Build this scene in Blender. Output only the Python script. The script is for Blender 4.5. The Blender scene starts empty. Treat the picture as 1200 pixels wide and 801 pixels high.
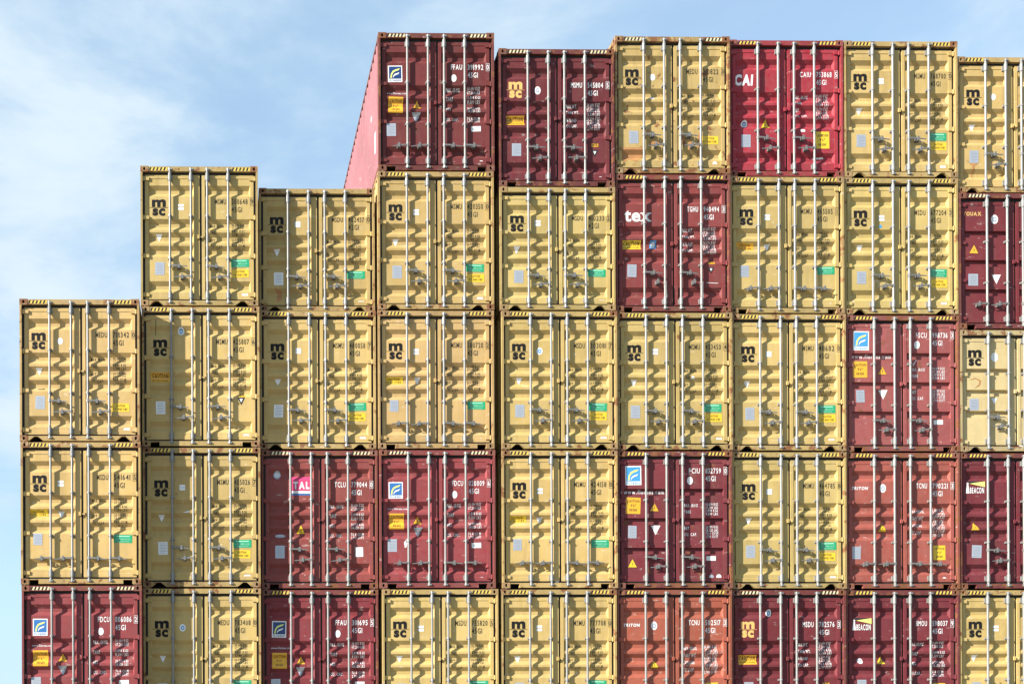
import bpy, math, random
from mathutils import Matrix, Vector
from mathutils.geometry import tessellate_polygon

# ------------------------------------------------------------------ camera, world, sun, exposure
sc = bpy.context.scene
COL = sc.collection
# fitted: focal length, principal point (in a 1200 x 801 picture), yaw, pitch, roll, position
F, PX, PY, YAW, PITCH, ROLL, CX, CY, CZ = 1233.3, 270.3, 887.9, 0.01495, 0.00156, 0.00371, 4.078, -22.037, -3.562
HC, STD, LEN, W, GAP = 2.896, 2.591, 12.192, 2.438, 0.02
Z0 = 2 * HC + GAP            # world height of the top of the lowest tier in view

cam_d = bpy.data.cameras.new('camera')
cam = bpy.data.objects.new('camera', cam_d); COL.objects.link(cam); sc.camera = cam
up, fwd, right = Vector((0, 0, 1)), Vector((math.sin(YAW), math.cos(YAW), 0)), Vector((math.cos(YAW), -math.sin(YAW), 0))
fwd, up = math.cos(PITCH) * fwd + math.sin(PITCH) * up, -math.sin(PITCH) * fwd + math.cos(PITCH) * up
right, up = math.cos(ROLL) * right - math.sin(ROLL) * up, math.sin(ROLL) * right + math.cos(ROLL) * up
m = Matrix.Identity(4)
for i in range(3):
    m[i][0], m[i][1], m[i][2] = right[i], up[i], -fwd[i]
m[0][3], m[1][3], m[2][3] = CX, CY, CZ + Z0
cam.matrix_world = m
cam_d.sensor_fit = 'HORIZONTAL'; cam_d.sensor_width = 36
cam_d.lens = F / 1200 * 36
cam_d.shift_x = (600 - PX) / 1200
cam_d.shift_y = (PY - 400.5) / 1200
cam_d.clip_end = 6000

SUN_EL, SUN_AZ = math.radians(25.0), math.radians(66.5)     # azimuth from the doors' normal towards the wall's low end
sun_dir = Vector((-math.sin(SUN_AZ) * math.cos(SUN_EL), -math.cos(SUN_AZ) * math.cos(SUN_EL), math.sin(SUN_EL)))
w = bpy.data.worlds.new('World'); sc.world = w; w.use_nodes = True
nt = w.node_tree; nt.nodes.clear()
N = lambda t: nt.nodes.new(t)
L = nt.links.new
out = N('ShaderNodeOutputWorld'); bg = N('ShaderNodeBackground'); sky = N('ShaderNodeTexSky')
sky.sky_type = 'NISHITA'; sky.sun_disc = False
sky.sun_elevation = SUN_EL
sky.sun_rotation = math.pi / 2 - math.atan2(sun_dir.y, sun_dir.x)
sky.altitude = 0; sky.air_density = 1.0; sky.dust_density = 0.25; sky.ozone_density = 2.0
bg.inputs['Strength'].default_value = 0.095
# thin soft cloud veil and horizon haze, fixed to the sky
CLOUD_AT = (4.3, 1.7, 0.25)
tc = N('ShaderNodeTexCoord'); mp = N('ShaderNodeMapping'); mp.inputs['Rotation'].default_value = (0.0, 0.22, 0.0)
mp.inputs['Scale'].default_value = (2.0, 2.0, 5.0); mp.inputs['Location'].default_value = CLOUD_AT
L(tc.outputs['Generated'], mp.inputs['Vector'])
n1 = N('ShaderNodeTexNoise'); n1.inputs['Scale'].default_value = 1.5; n1.inputs['Detail'].default_value = 7; n1.inputs['Roughness'].default_value = 0.58
n1.inputs['Distortion'].default_value = 0.25
L(mp.outputs['Vector'], n1.inputs['Vector'])
def vmap(src, a, b, va, vb):
    r = N('ShaderNodeMapRange'); r.interpolation_type = 'SMOOTHSTEP'
    for k_, v_ in ((1, a), (2, b), (3, va), (4, vb)): r.inputs[k_].default_value = v_
    L(src, r.inputs[0]); return r.outputs[0]
cl = vmap(n1.outputs['Fac'], 0.40, 0.70, 0.50, 1.0)
sx = N('ShaderNodeSeparateXYZ'); L(tc.outputs['Generated'], sx.inputs[0])
hz = vmap(sx.outputs['Z'], 0.0, 0.42, 0.93, 0.0)
mxm = N('ShaderNodeMath'); mxm.operation = 'MAXIMUM'; L(cl, mxm.inputs[0]); L(hz, mxm.inputs[1])
mx = N('ShaderNodeMix'); mx.data_type = 'RGBA'
mx.inputs[7].default_value = (2.20, 3.05, 3.80, 1)
wm = N('ShaderNodeMix'); wm.data_type = 'RGBA'
wm.inputs[6].default_value = (2.20, 3.05, 3.80, 1); wm.inputs[7].default_value = (3.05, 3.50, 3.80, 1)
L(vmap(n1.outputs['Fac'], 0.46, 0.68, 0.0, 0.85), wm.inputs[0]); L(wm.outputs[2], mx.inputs[7])
L(mxm.outputs[0], mx.inputs[0]); L(sky.outputs['Color'], mx.inputs[6])
L(mx.outputs[2], bg.inputs['Color']); L(bg.outputs['Background'], out.inputs['Surface'])

sd = bpy.data.lights.new('sun', 'SUN'); sd.energy = 5.0; sd.angle = math.radians(0.53); sd.color = (1.0, 0.955, 0.88)
so = bpy.data.objects.new('sun', sd); COL.objects.link(so)
so.rotation_euler = (-sun_dir).to_track_quat('-Z', 'Y').to_euler(); so.location = (-40, -20, 40)

sc.view_settings.view_transform = 'Standard'; sc.view_settings.look = 'None'
sc.view_settings.gamma = 1; sc.view_settings.use_curve_mapping = False
sc.view_settings.exposure = 1.5

random.seed(7)
# ------------------------------------------------------------------ materials
def new_mat(name):
    mt = bpy.data.materials.new(name); mt.use_nodes = True
    t = mt.node_tree; b = t.nodes['Principled BSDF']
    return mt, t, b

def coords(t, rnd=True):
    """object coordinates, shifted per object so that no two share their wear"""
    tc = t.nodes.new('ShaderNodeTexCoord')
    if not rnd: return tc.outputs['Object']
    oi = t.nodes.new('ShaderNodeObjectInfo'); mu = t.nodes.new('ShaderNodeMath'); mu.operation = 'MULTIPLY'; mu.inputs[1].default_value = 137.0
    t.links.new(oi.outputs['Random'], mu.inputs[0])
    ad = t.nodes.new('ShaderNodeVectorMath'); ad.operation = 'ADD'
    t.links.new(tc.outputs['Object'], ad.inputs[0]); t.links.new(mu.outputs[0], ad.inputs[1])
    return ad.outputs[0]

def noise(t, vec, scale, detail=4, rough=0.55, stretch=None):
    if stretch:
        mp = t.nodes.new('ShaderNodeMapping'); mp.inputs['Scale'].default_value = stretch
        t.links.new(vec, mp.inputs['Vector']); vec = mp.outputs['Vector']
    n = t.nodes.new('ShaderNodeTexNoise'); n.inputs['Scale'].default_value = scale
    n.inputs['Detail'].default_value = detail; n.inputs['Roughness'].default_value = rough
    t.links.new(vec, n.inputs['Vector']); return n.outputs['Fac']

def ramp(t, fac, a, b, va=0.0, vb=1.0):
    r = t.nodes.new('ShaderNodeMapRange'); r.inputs[1].default_value = a; r.inputs[2].default_value = b
    r.inputs[3].default_value = va; r.inputs[4].default_value = vb
    t.links.new(fac, r.inputs[0]); return r.outputs[0]

def mixc(t, fac, a, b):
    x = t.nodes.new('ShaderNodeMix'); x.data_type = 'RGBA'
    for s, v in ((0, fac), (6, a), (7, b)):
        if isinstance(v, (float, tuple)): x.inputs[s].default_value = v
        else: t.links.new(v, x.inputs[s])
    return x.outputs[2]

def math2(t, op, a, b):
    x = t.nodes.new('ShaderNodeMath'); x.operation = op
    for s, v in ((0, a), (1, b)):
        if isinstance(v, (int, float)): x.inputs[s].default_value = v
        else: t.links.new(v, x.inputs[s])
    return x.outputs[0]

def paint_material(name, rough, wear_low):
    """container paint: the hue comes from the object's colour, the amount of rust and grime from its alpha"""
    mt, t, b = new_mat(name)
    v = coords(t); oi = t.nodes.new('ShaderNodeObjectInfo')
    base = oi.outputs['Color']; amt = oi.outputs['Alpha']
    big = noise(t, v, 0.9, 3); fine = noise(t, v, 9, 6, 0.65)
    hs = t.nodes.new('ShaderNodeHueSaturation'); t.links.new(base, hs.inputs['Color'])
    t.links.new(ramp(t, big, 0.3, 0.7, 0.86, 1.1), hs.inputs['Value']); t.links.new(ramp(t, fine, 0.25, 0.75, 1.06, 0.92), hs.inputs['Saturation'])
    streak = noise(t, v, 2.0, 4, 0.55, (3.2, 3.2, 0.45))
    dirt = math2(t, 'MULTIPLY', ramp(t, streak, 0.5, 0.74), math2(t, 'ADD', 0.10, math2(t, 'MULTIPLY', amt, 0.32)))
    c = mixc(t, dirt, hs.outputs['Color'], (0.10, 0.075, 0.05, 1))
    scuff = noise(t, v, 5.0, 7, 0.7, (1.0, 1.0, 2.2))
    c = mixc(t, math2(t, 'MULTIPLY', ramp(t, scuff, 0.62, 0.68), 0.25), c, (0.72, 0.68, 0.6, 1))
    ru = noise(t, v, 4.2, 8, 0.68); thr = ramp(t, amt, 0.0, 1.0, 0.74, 0.47)
    rust = math2(t, 'MULTIPLY', ramp(t, math2(t, 'SUBTRACT', ru, thr), 0.0, 0.05), wear_low)
    rc = mixc(t, fine, (0.075, 0.028, 0.013, 1), (0.24, 0.10, 0.045, 1))
    c = mixc(t, rust, c, rc)
    run = noise(t, v, 1.0, 3, 0.6, (24.0, 24.0, 0.8)); where = noise(t, v, 1.3, 2)
    runs = math2(t, 'MULTIPLY', math2(t, 'MULTIPLY', ramp(t, run, 0.64, 0.74), ramp(t, where, 0.52, 0.66)), math2(t, 'ADD', 0.15, math2(t, 'MULTIPLY', amt, 0.8)))
    c = mixc(t, runs, c, (0.15, 0.06, 0.025, 1))
    t.links.new(c, b.inputs['Base Color'])
    t.links.new(ramp(t, fine, 0.2, 0.8, rough - 0.1, rough + 0.15), b.inputs['Roughness'])
    b.inputs['Specular IOR Level'].default_value = 0.18
    bp = t.nodes.new('ShaderNodeBump'); bp.inputs['Strength'].default_value = 0.55; bp.inputs['Distance'].default_value = 0.02
    t.links.new(noise(t, v, 2.2, 3), bp.inputs['Height']); t.links.new(bp.outputs[0], b.inputs['Normal'])
    return mt

def plain(name, col, rough=0.5, metal=0.0, var=0.18, nscale=12, spec=0.4):
    mt, t, b = new_mat(name); v = coords(t)
    n = noise(t, v, nscale, 5, 0.65)
    c = mixc(t, n, tuple(x * (1 - var) for x in col) + (1,), tuple(min(1, x * (1 + var)) for x in col) + (1,))
    t.links.new(c, b.inputs['Base Color']); b.inputs['Roughness'].default_value = rough; b.inputs['Metallic'].default_value = metal
    b.inputs['Specular IOR Level'].default_value = spec
    return mt

def ink(name, col, worn=0.5):
    """stencilled or printed lettering, flaked off in spots"""
    mt, t, b = new_mat(name); v = coords(t)
    b.inputs['Base Color'].default_value = col + (1,); b.inputs['Roughness'].default_value = 0.7; b.inputs['Specular IOR Level'].default_value = 0.15
    a = ramp(t, noise(t, v, 22, 6, 0.7), worn - 0.12, worn - 0.02, 0.12, 1.0)
    t.links.new(a, b.inputs['Alpha'])
    return mt

MAT = {
    'paint': paint_material('container_paint', 0.6, 0.9),
    'galv': plain('galvanised_steel', (0.19, 0.188, 0.178), 0.5, 0.2, 0.32, 7),
    'dull': plain('dull_grey_steel', (0.15, 0.147, 0.14), 0.5, 0.3, 0.35),
    'rubber_hole_shade': plain('black_rubber_and_hole_shade', (0.018, 0.018, 0.018), 0.8),
    'lockmetal': plain('rusty_lock_metal', (0.16, 0.10, 0.07), 0.7, 0.2, 0.4),
    'wood': plain('underfloor', (0.03, 0.028, 0.025), 0.9),
    'black': ink('black_ink', (0.010, 0.009, 0.009), 0.26),
    'faded': ink('faded_black_ink', (0.045, 0.036, 0.024), 0.46),
    'white': ink('white_ink', (0.624, 0.616, 0.601), 0.40),
    'gold': ink('gold_ink', (0.562, 0.343, 0.117), 0.34),
    'sw': plain('white_sticker', (0.624, 0.624, 0.608), 0.4, var=0.07),
    'sy': plain('yellow_sticker', (0.624, 0.406, 0.023), 0.4, var=0.1),
    'so': plain('orange_sticker', (0.608, 0.312, 0.023), 0.4, var=0.1),
    'sg': plain('green_sticker', (0.014, 0.26, 0.115), 0.4, var=0.1),
    'sgl': plain('pale_green_print', (0.273, 0.530, 0.390), 0.4, var=0.1),
    'sb': plain('blue_sticker', (0.031, 0.125, 0.328), 0.35, var=0.12),
    'sbl': plain('light_blue_sticker', (0.047, 0.234, 0.484), 0.35, var=0.12),
    'snv': plain('navy_sticker', (0.012, 0.035, 0.125), 0.35, var=0.12),
    'sl': plain('lime_print', (0.577, 0.593, 0.156), 0.4, var=0.1),
    'sk': plain('black_print', (0.016, 0.016, 0.016), 0.4),
    'sm': plain('magenta_sticker', (0.484, 0.047, 0.125), 0.4, var=0.1),
    'plate': plain('aluminium_plate', (0.359, 0.382, 0.421), 0.38, 0.35, 0.1, 30),
    'platetext': plain('plate_engraving', (0.234, 0.250, 0.281), 0.5, 0.2, 0.1),
    'hy': ink('hazard_yellow', (0.562, 0.390, 0.078), 0.43),
    'hw': ink('hazard_cream', (0.546, 0.468, 0.281), 0.45),
    'hzk': ink('hazard_black', (0.02, 0.02, 0.02), 0.44),
    'orust': plain('orange_rust_patch', (0.328, 0.156, 0.055), 0.7, var=0.4, nscale=6),
}

# ------------------------------------------------------------------ mesh helpers
class MB:
    def __init__(s): s.v = []; s.f = []; s.m = []; s.mats = []
    def slot(s, mat):
        if mat not in s.mats: s.mats.append(mat)
        return s.mats.index(mat)
    def poly(s, pts, mat='paint'):
        k = len(s.v); s.v += [tuple(p) for p in pts]; s.f.append(tuple(range(k, k + len(pts)))); s.m.append(s.slot(mat))
    def box(s, x0, x1, y0, y1, z0, z1, mat='paint', skip=''):
        p = [(x, y, z) for x in (x0, x1) for y in (y0, y1) for z in (z0, z1)]
        F6 = {'l': (0, 1, 3, 2), 'r': (4, 6, 7, 5), 'f': (0, 4, 5, 1), 'b': (2, 3, 7, 6), 'd': (0, 2, 6, 4), 'u': (1, 5, 7, 3)}
        k = len(s.v); s.v += p; i = s.slot(mat)
        for n, q in F6.items():
            if n not in skip: s.f.append(tuple(k + a for a in q)); s.m.append(i)
    def prism(s, pts, y0, y1, mat='paint'):
        """outline in (x, z), counter-clockwise seen from the front, extruded in depth"""
        n = len(pts); k = len(s.v); i = s.slot(mat)
        s.v += [(x, y0, z) for x, z in pts] + [(x, y1, z) for x, z in pts]
        for t in tessellate_polygon([[Vector((x, z, 0)) for x, z in pts]]):
            s.f.append(tuple(k + a for a in t)); s.m.append(i); s.f.append(tuple(k + n + a for a in reversed(t))); s.m.append(i)
        for a in range(n):
            b = (a + 1) % n; s.f.append((k + a, k + n + a, k + n + b, k + b)); s.m.append(i)
    def tube(s, x, y, z0, z1, r, n=10, mat='galv', r1=None):
        k = len(s.v); i = s.slot(mat); r1 = r if r1 is None else r1
        for z, q in ((z0, r), (z1, r1)):
            s.v += [(x + q * math.cos(2 * math.pi * a / n), y + q * math.sin(2 * math.pi * a / n), z) for a in range(n)]
        for a in range(n):
            b = (a + 1) % n; s.f.append((k + a, k + b, k + n + b, k + n + a)); s.m.append(i)
        s.f.append(tuple(k + a for a in range(n - 1, -1, -1))); s.f.append(tuple(k + n + a for a in range(n))); s.m += [i, i]
    def mesh(s, name):
        me = bpy.data.meshes.new(name); me.from_pydata(s.v, [], s.f)
        for mt in s.mats: me.materials.append(MAT[mt])
        me.polygons.foreach_set('material_index', s.m); me.update()
        return me

def obj(name, mesh, parent=None, color=None, loc=(0, 0, 0)):
    o = bpy.data.objects.new(name, mesh); COL.objects.link(o); o.location = loc
    if parent: o.parent = parent
    if color: o.color = color
    return o

# ------------------------------------------------------------------ ground
g = MB(); g.poly([(-3000, -3000, 0), (3000, -3000, 0), (3000, 3000, 0), (-3000, 3000, 0)], 'paint')
gm = bpy.data.meshes.new('ground'); gm.from_pydata(g.v, [], g.f)
mt, t, b = new_mat('yard_concrete'); v = coords(t, False)
cc = mixc(t, noise(t, v, 0.25, 8, 0.6), (0.13, 0.118, 0.098, 1), (0.21, 0.19, 0.155, 1))
cc = mixc(t, ramp(t, noise(t, v, 0.07, 4), 0.5, 0.7, 0, 0.5), cc, (0.08, 0.078, 0.075, 1))
t.links.new(cc, b.inputs['Base Color']); b.inputs['Roughness'].default_value = 0.85
gm.materials.append(mt)
go = obj('ground', gm); go['kind'] = 'structure'

# ------------------------------------------------------------------ container parts (shared meshes); front plane y = 0, doors face -y, base z = 0
HW = W / 2
CW, CH, CD = 0.162, 0.118, 0.178        # corner casting
PA, PB = 0.115, 1.06                    # corrugated panel of a door, from the centre line
DE = 1.128                              # outer edge of a door
YD, YP, GD = 0.056, 0.064, 0.055        # door frame face, panel face, groove depth

def profile(H, kind):
    """grooves of a door panel, as (bottom, bottom of floor, top of floor, top)"""
    if kind == 5:
        c, hw, bv = ((0.49, 1.185, 1.464, 1.742, 2.478) if H == HC else (0.47, 1.07, 1.335, 1.60, 2.20)), 0.115, 0.082
    else:
        c, hw, bv = ((0.855, 1.475, 2.10) if H == HC else (0.88, 1.33, 1.78)), 0.072, 0.018
    return [(H - q - hw, H - q - hw + bv, H - q + hw - bv, H - q + hw) for q in sorted(c, reverse=True)]

def panel_y(H, kind):
    br = [-1.0]; ys = [YP]
    for a, b_, c, d in profile(H, kind): br += [a, b_, c, d]; ys += [YP, YP + GD, YP + GD, YP]
    br.append(9.0); ys.append(YP)
    return br, ys

def door_mesh(H, kind, s):
    mb = MB(); z0, z1 = 0.154, H - 0.160
    X = lambda x: s * x
    xi = 0.050 if s > 0 else -0.006      # the right door laps the seam
    def q(x0, x1, za, zb, ya, yb):
        if s > 0: mb.poly([(x0, ya, za), (x1, ya, za), (x1, yb, zb), (x0, yb, zb)])
        else: mb.poly([(-x1, ya, za), (-x0, ya, za), (-x0, yb, zb), (-x1, yb, zb)])
    g_ = profile(H, kind)
    zt0, zt1 = z0 + 0.075, z1 - 0.075
    q(xi, PA, z0, z1, YD, YD); q(PB, DE, z0, z1, YD, YD); q(PA, PB, z0, zt0, YD, YD); q(PA, PB, zt1, z1, YD, YD)
    q(PA, PB, zt0, zt0 + 0.006, YD, YP); q(PA, PB, zt1 - 0.006, zt1, YP, YD)      # weld steps round the panel
    for x in (PA, PB): mb.poly([(X(x), YD, zt0), (X(x), YD, zt1), (X(x), YP, zt1), (X(x), YP, zt0)])
    last = zt0 + 0.006; e = 0.03 if kind == 5 else 0.004
    for a, b_, c, d in g_:
        q(PA, PB, last, a, YP, YP)
        xa, xb = PA + e, PB - e
        y1 = YP + GD
        def r4(p): mb.poly([(X(x), y, z) for x, y, z in p])
        r4([(PA, YP, a), (PB, YP, a), (xb, y1, b_), (xa, y1, b_)])
        r4([(xa, y1, b_), (xb, y1, b_), (xb, y1, c), (xa, y1, c)])
        r4([(xa, y1, c), (xb, y1, c), (PB, YP, d), (PA, YP, d)])
        r4([(PA, YP, a), (xa, y1, b_), (xa, y1, c), (PA, YP, d)])
        r4([(PB, YP, a), (xb, y1, b_), (xb, y1, c), (PB, YP, d)])
        last = d
    q(PA, PB, last, zt1 - 0.006, YP, YP)
    lo, hi = sorted((X(xi), X(DE)))
    mb.box(lo, hi, YD, 0.150, z0, z1, 'paint', skip='fb')
    mb.poly([(lo, 0.150, z0), (lo, 0.150, z1), (hi, 0.150, z1), (hi, 0.150, z0)])
    return mb.mesh('door')

def gasket_mesh(H, s):
    mb = MB(); z0, z1 = 0.154, H - 0.160
    a, b_ = sorted((s * 0.0005, s * (HW - 0.046)))
    mb.box(a, b_, 0.072, 0.10, z1 - 0.004, z1 + 0.049, 'rubber_hole_shade'); mb.box(a, b_, 0.072, 0.10, z0 - 0.044, z0 + 0.004, 'rubber_hole_shade')
    a, b_ = sorted((s * (DE + 0.0005), s * (HW - 0.0445))); mb.box(a, b_, 0.078, 0.081, z0, z1, 'rubber_hole_shade')
    if s > 0: mb.box(0.0065, 0.0495, 0.088, 0.10, z0, z1, 'rubber_hole_shade')
    return mb.mesh('gasket')

def oct_ring(cx, cz, rx, rz, n=12):
    return [(cx + rx * math.cos(2 * math.pi * (i + .5) / n), cz + rz * math.sin(2 * math.pi * (i + .5) / n)) for i in range(n)]

def casting_mesh(sx, top, front=True):
    """corner fitting with its holes; local origin in the middle of its outer front lower edge"""
    mb = MB(); x0, x1 = (0, CW) if sx < 0 else (-CW, 0)
    y0, y1 = (0, CD) if front else (-CD, 0)
    z0, z1 = 0, CH
    def face_hole(to3, a0, a1, b0, b1, ca, cb, ra, rb, depth):
        ring = oct_ring(ca, cb, ra, rb)
        def proj(p):       # ring point pushed out to the rectangle
            dx, dz = p[0] - ca, p[1] - cb
            k = min((a1 - ca) / dx if dx > 0 else (a0 - ca) / dx if dx < 0 else 9e9, (b1 - cb) / dz if dz > 0 else (b0 - cb) / dz if dz < 0 else 9e9)
            return (ca + dx * k, cb + dz * k)
        n = len(ring); outer = [proj(p) for p in ring]
        for i in range(n):
            j = (i + 1) % n; seq = [ring[i], outer[i]]
            if abs(outer[i][0] - outer[j][0]) > 1e-6 and abs(outer[i][1] - outer[j][1]) > 1e-6:
                cxn = a1 if max(outer[i][0], outer[j][0]) > ca else a0
                czn = b1 if max(outer[i][1], outer[j][1]) > cb and min(outer[i][1], outer[j][1]) >= cb else b0
                cxn = a1 if outer[i][0] + outer[j][0] > 2 * ca else a0; czn = b1 if outer[i][1] + outer[j][1] > 2 * cb else b0
                seq.append((cxn, czn))
            seq += [outer[j], ring[j]]
            mb.poly([to3(p[0], p[1], 0) for p in seq])
            mb.poly([to3(ring[i][0], ring[i][1], 0), to3(ring[j][0], ring[j][1], 0), to3(ring[j][0], ring[j][1], depth), to3(ring[i][0], ring[i][1], depth)])
        mb.poly([to3(p[0], p[1], depth) for p in ring], 'rubber_hole_shade')  # hole end coloured black, standing in for the shade inside
    yf = y0 if front else y1; d = 1 if front else -1
    face_hole(lambda a, b_, c: (a, yf + d * c, b_), x0, x1, z0, z1, (x0 + x1) / 2, CH / 2, 0.026, 0.036, 0.07)
    xs = 0.0; e = 1 if sx < 0 else -1
    face_hole(lambda a, b_, c: (xs + e * c, a, b_), y0, y1, z0, z1, (y0 + y1) / 2, CH / 2, 0.034, 0.028, 0.05)
    mb.box(x0, x1, y0, y1, z0, z1, skip=('f' if front else 'b') + ('l' if sx < 0 else 'r'))
    return mb.mesh('corner_casting')

def post_mesh(H, s):
    mb = MB(); z0, z1 = CH, H - CH
    def bx(a, b_, *r):
        a, b_ = sorted((s * a, s * b_)); mb.box(a, b_, *r)
    bx(HW - 0.044, HW - 0.002, 0.002, 0.135, z0, z1)
    bx(HW - 0.074, HW - 0.045, 0.082, 0.130, z0, z1)
    return mb.mesh('corner_post')

def rear_post_mesh(H, s):
    mb = MB(); a, b_ = sorted((s * (HW - 0.09), s * (HW - 0.002))); mb.box(a, b_, LEN - 0.12, LEN - 0.01, CH, H - CH); return mb.mesh('corner_post')

def header_mesh(H):
    mb = MB(); x = HW - CW
    mb.box(-x, x, 0.006, 0.125, H - 0.110, H - 0.010); mb.box(-x + 0.002, x - 0.002, 0.104, 0.124, H - 0.150, H - 0.110)
    return mb.mesh('door_header')

def sill_mesh(H, style):
    mb = MB(); x = HW - CW; zt, zb = 0.110, 0.012; th = 0.100
    if style == 'tri': nl = [(0.74, zb), (0.855, th), (0.93, th), (1.03, zb)]
    else: nl = [(0.86, zb), (0.86, th - 0.008), (1.045, th - 0.008), (1.045, zb)]
    right_ = [(a, z) for a, z in nl]
    pts = [(-x, zt), (-x, zb)] + [(-a, z) for a, z in reversed(nl)] + right_ + [(x, zb), (x, zt)]
    mb.prism(pts, 0.006, 0.060)
    return mb.mesh('door_sill')

def hazard_mesh(H, s, mat):
    mb = MB(); x0, x1, y = HW - CW - 0.385, HW - CW - 0.012, 0.0045
    za, zb = H - 0.096, H - 0.030; n = 5; st = (x1 - x0) / n; sh = 0.045
    for i in range(n):
        a = x0 + i * st
        for k, (p, q) in enumerate(((0.0, 0.5), (0.5, 1.0))):
            xs = [a + st * p, a + st * q]
            if s < 0: xs = [-(HW - CW) + 0.012 + (x - x0) for x in xs]
            mb.poly([(xs[0], y, za), (xs[1], y, za), (xs[1] + sh - 0.02, y, zb), (xs[0] + sh - 0.02, y, zb)], 'hzk' if k == 0 else mat)
    return mb.mesh('hazard_marking')

def side_mesh(H, s):
    """corrugated wall"""
    mb = MB(); p = 0.278; y = 0.135; z0, z1 = 0.150, H - 0.075; xo, xi = s * (HW - 0.008), s * (HW - 0.044)
    pts = [(xi, y)]; y += 0.12
    pts.append((xi, y))
    while y + p < LEN - 0.13:
        pts += [(xo, y + 0.068), (xo, y + 0.140), (xi, y + 0.208), (xi, y + p)]; y += p
    pts.append((xi, LEN - 0.12))
    for (xa, ya), (xb, yb) in zip(pts, pts[1:]):
        mb.poly([(xa, ya, z0), (xb, yb, z0), (xb, yb, z1), (xa, ya, z1)] if s > 0 else [(xb, yb, z0), (xa, ya, z0), (xa, ya, z1), (xb, yb, z1)])
    return mb.mesh('side_wall')

def rail_mesh(H, s, top):
    mb = MB(); a, b_ = sorted((s * (HW - 0.062), s * (HW - 0.003)))
    if top: mb.box(a, b_, CD, LEN - CD, H - 0.078, H - 0.012)
    else:
        a, b_ = sorted((s * (HW - 0.05), s * (HW - 0.004))); mb.box(a, b_, CD, LEN - CD, 0.015, 0.165)
    return mb.mesh('top_rail' if top else 'bottom_rail')

def roof_mesh(H):
    mb = MB(); y = 0.12; x = HW - 0.06; z = H - 0.022; p = 0.209
    pts = [(y, z)]; y += 0.15
    while y + p < LEN - 0.2:
        pts += [(y, z), (y + 0.03, z - 0.02), (y + 0.105, z - 0.02), (y + 0.135, z)]; y += p
    pts.append((LEN - 0.12, z))
    for (ya, za), (yb, zb) in zip(pts, pts[1:]): mb.poly([(-x, ya, za), (x, ya, za), (x, yb, zb), (-x, yb, zb)])
    return mb.mesh('roof')

def rear_mesh(H):
    mb = MB(); y0, y1 = LEN - 0.02, LEN - 0.065; x = -HW + 0.09; p = 0.25; pts = [(x, y0)]
    while x + p < HW - 0.09: pts += [(x + 0.04, y0), (x + 0.10, y1), (x + 0.15, y1), (x + 0.21, y0)]; x += p
    pts.append((HW - 0.09, y0))
    for (xa, ya), (xb, yb) in zip(pts, pts[1:]): mb.poly([(xb, yb, 0.12), (xa, ya, 0.12), (xa, ya, H - 0.1), (xb, yb, H - 0.1)])
    mb.box(-HW + CW, HW - CW, LEN - 0.12, LEN - 0.012, H - 0.115, H - 0.012); mb.box(-HW + CW, HW - CW, LEN - 0.12, LEN - 0.012, 0.012, 0.125)
    return mb.mesh('rear_wall')

def floor_mesh():
    mb = MB(); mb.box(-HW + 0.05, HW - 0.05, 0.16, LEN - 0.1, 0.135, 0.165, 'wood')
    for i in range(24): y = 0.4 + i * 0.48; mb.box(-HW + 0.055, HW - 0.055, y, y + 0.045, 0.02, 0.134, 'wood')
    return mb.mesh('floor')

YR = 0.010          # lock rod axis
def rod_mesh(H):
    mb = MB(); mb.tube(0, YR, 0.062, H - 0.062, 0.0230, 14); return mb.mesh('lock_rod')
def cam_mesh():
    mb = MB()
    mb.tube(0, YR, -0.020, 0.028, 0.031, 10)
    mb.box(0.024, 0.050, -0.004, 0.0055, -0.026, 0.020, 'galv'); mb.box(-0.046, -0.028, -0.002, 0.0055, -0.020, 0.020, 'galv')
    mb.box(-0.008, 0.044, -0.022, -0.005, -0.012, 0.010, 'galv')
    return mb.mesh('cam')
def bracket_mesh(long_):
    mb = MB(); h = 0.068 if long_ else 0.020
    if long_:
        mb.tube(0, YR, -h, h, 0.034, 12); mb.box(-0.050, 0.050, 0.036, YP - 0.0005, -h * 0.75, h * 0.75, 'galv'); mb.tube(0, YR, -h - 0.03, -h, 0.0230, 10, 'galv', 0.034); mb.tube(0, YR, h, h + 0.03, 0.034, 10, 'galv', 0.0230)
    else:
        mb.tube(0, YR, -h, h, 0.032, 10); mb.box(-0.045, 0.045, 0.034, YP - 0.0005, -h, h, 'galv')
    return mb.mesh('rod_bracket')
def handle_mesh(d, l):
    """flat bar handle leaving the rod towards d, with its hub"""
    mb = MB(); z = 0.0
    mb.tube(0, YR, -0.030, 0.030, 0.033, 10, 'dull')
    pts = [(0.0, 0.016), (0.0, -0.016), (0.10, -0.020), (l * 0.62, -0.028), (l, -0.036), (l + 0.012, -0.022), (l * 0.62, -0.004), (0.12, 0.012)]
    if d < 0: pts = [(-x, z_) for x, z_ in reversed(pts)]
    mb.prism(pts, -0.020, -0.008, 'dull')
    return mb.mesh('handle')
def hang_mesh():
    mb = MB(); mb.tube(0, YR, -0.030, 0.030, 0.033, 10, 'dull')
    mb.prism([(-0.014, 0.01), (-0.012, -0.20), (0.010, -0.33), (0.026, -0.33), (0.014, -0.20), (0.014, 0.01)], -0.034, -0.022, 'galv')
    return mb.mesh('handle')
def catch_mesh():
    mb = MB()
    mb.box(-0.035, 0.035, 0.020, YP - 0.0005, -0.050, 0.034, 'dull'); mb.box(-0.020, 0.020, -0.028, 0.020, -0.045, -0.030, 'dull')
    mb.box(-0.022, 0.022, -0.030, -0.021, -0.045, 0.042, 'dull'); mb.tube(0.0, -0.012, 0.012, 0.055, 0.011, 6, 'dull')
    return mb.mesh('handle_catch')
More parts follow.
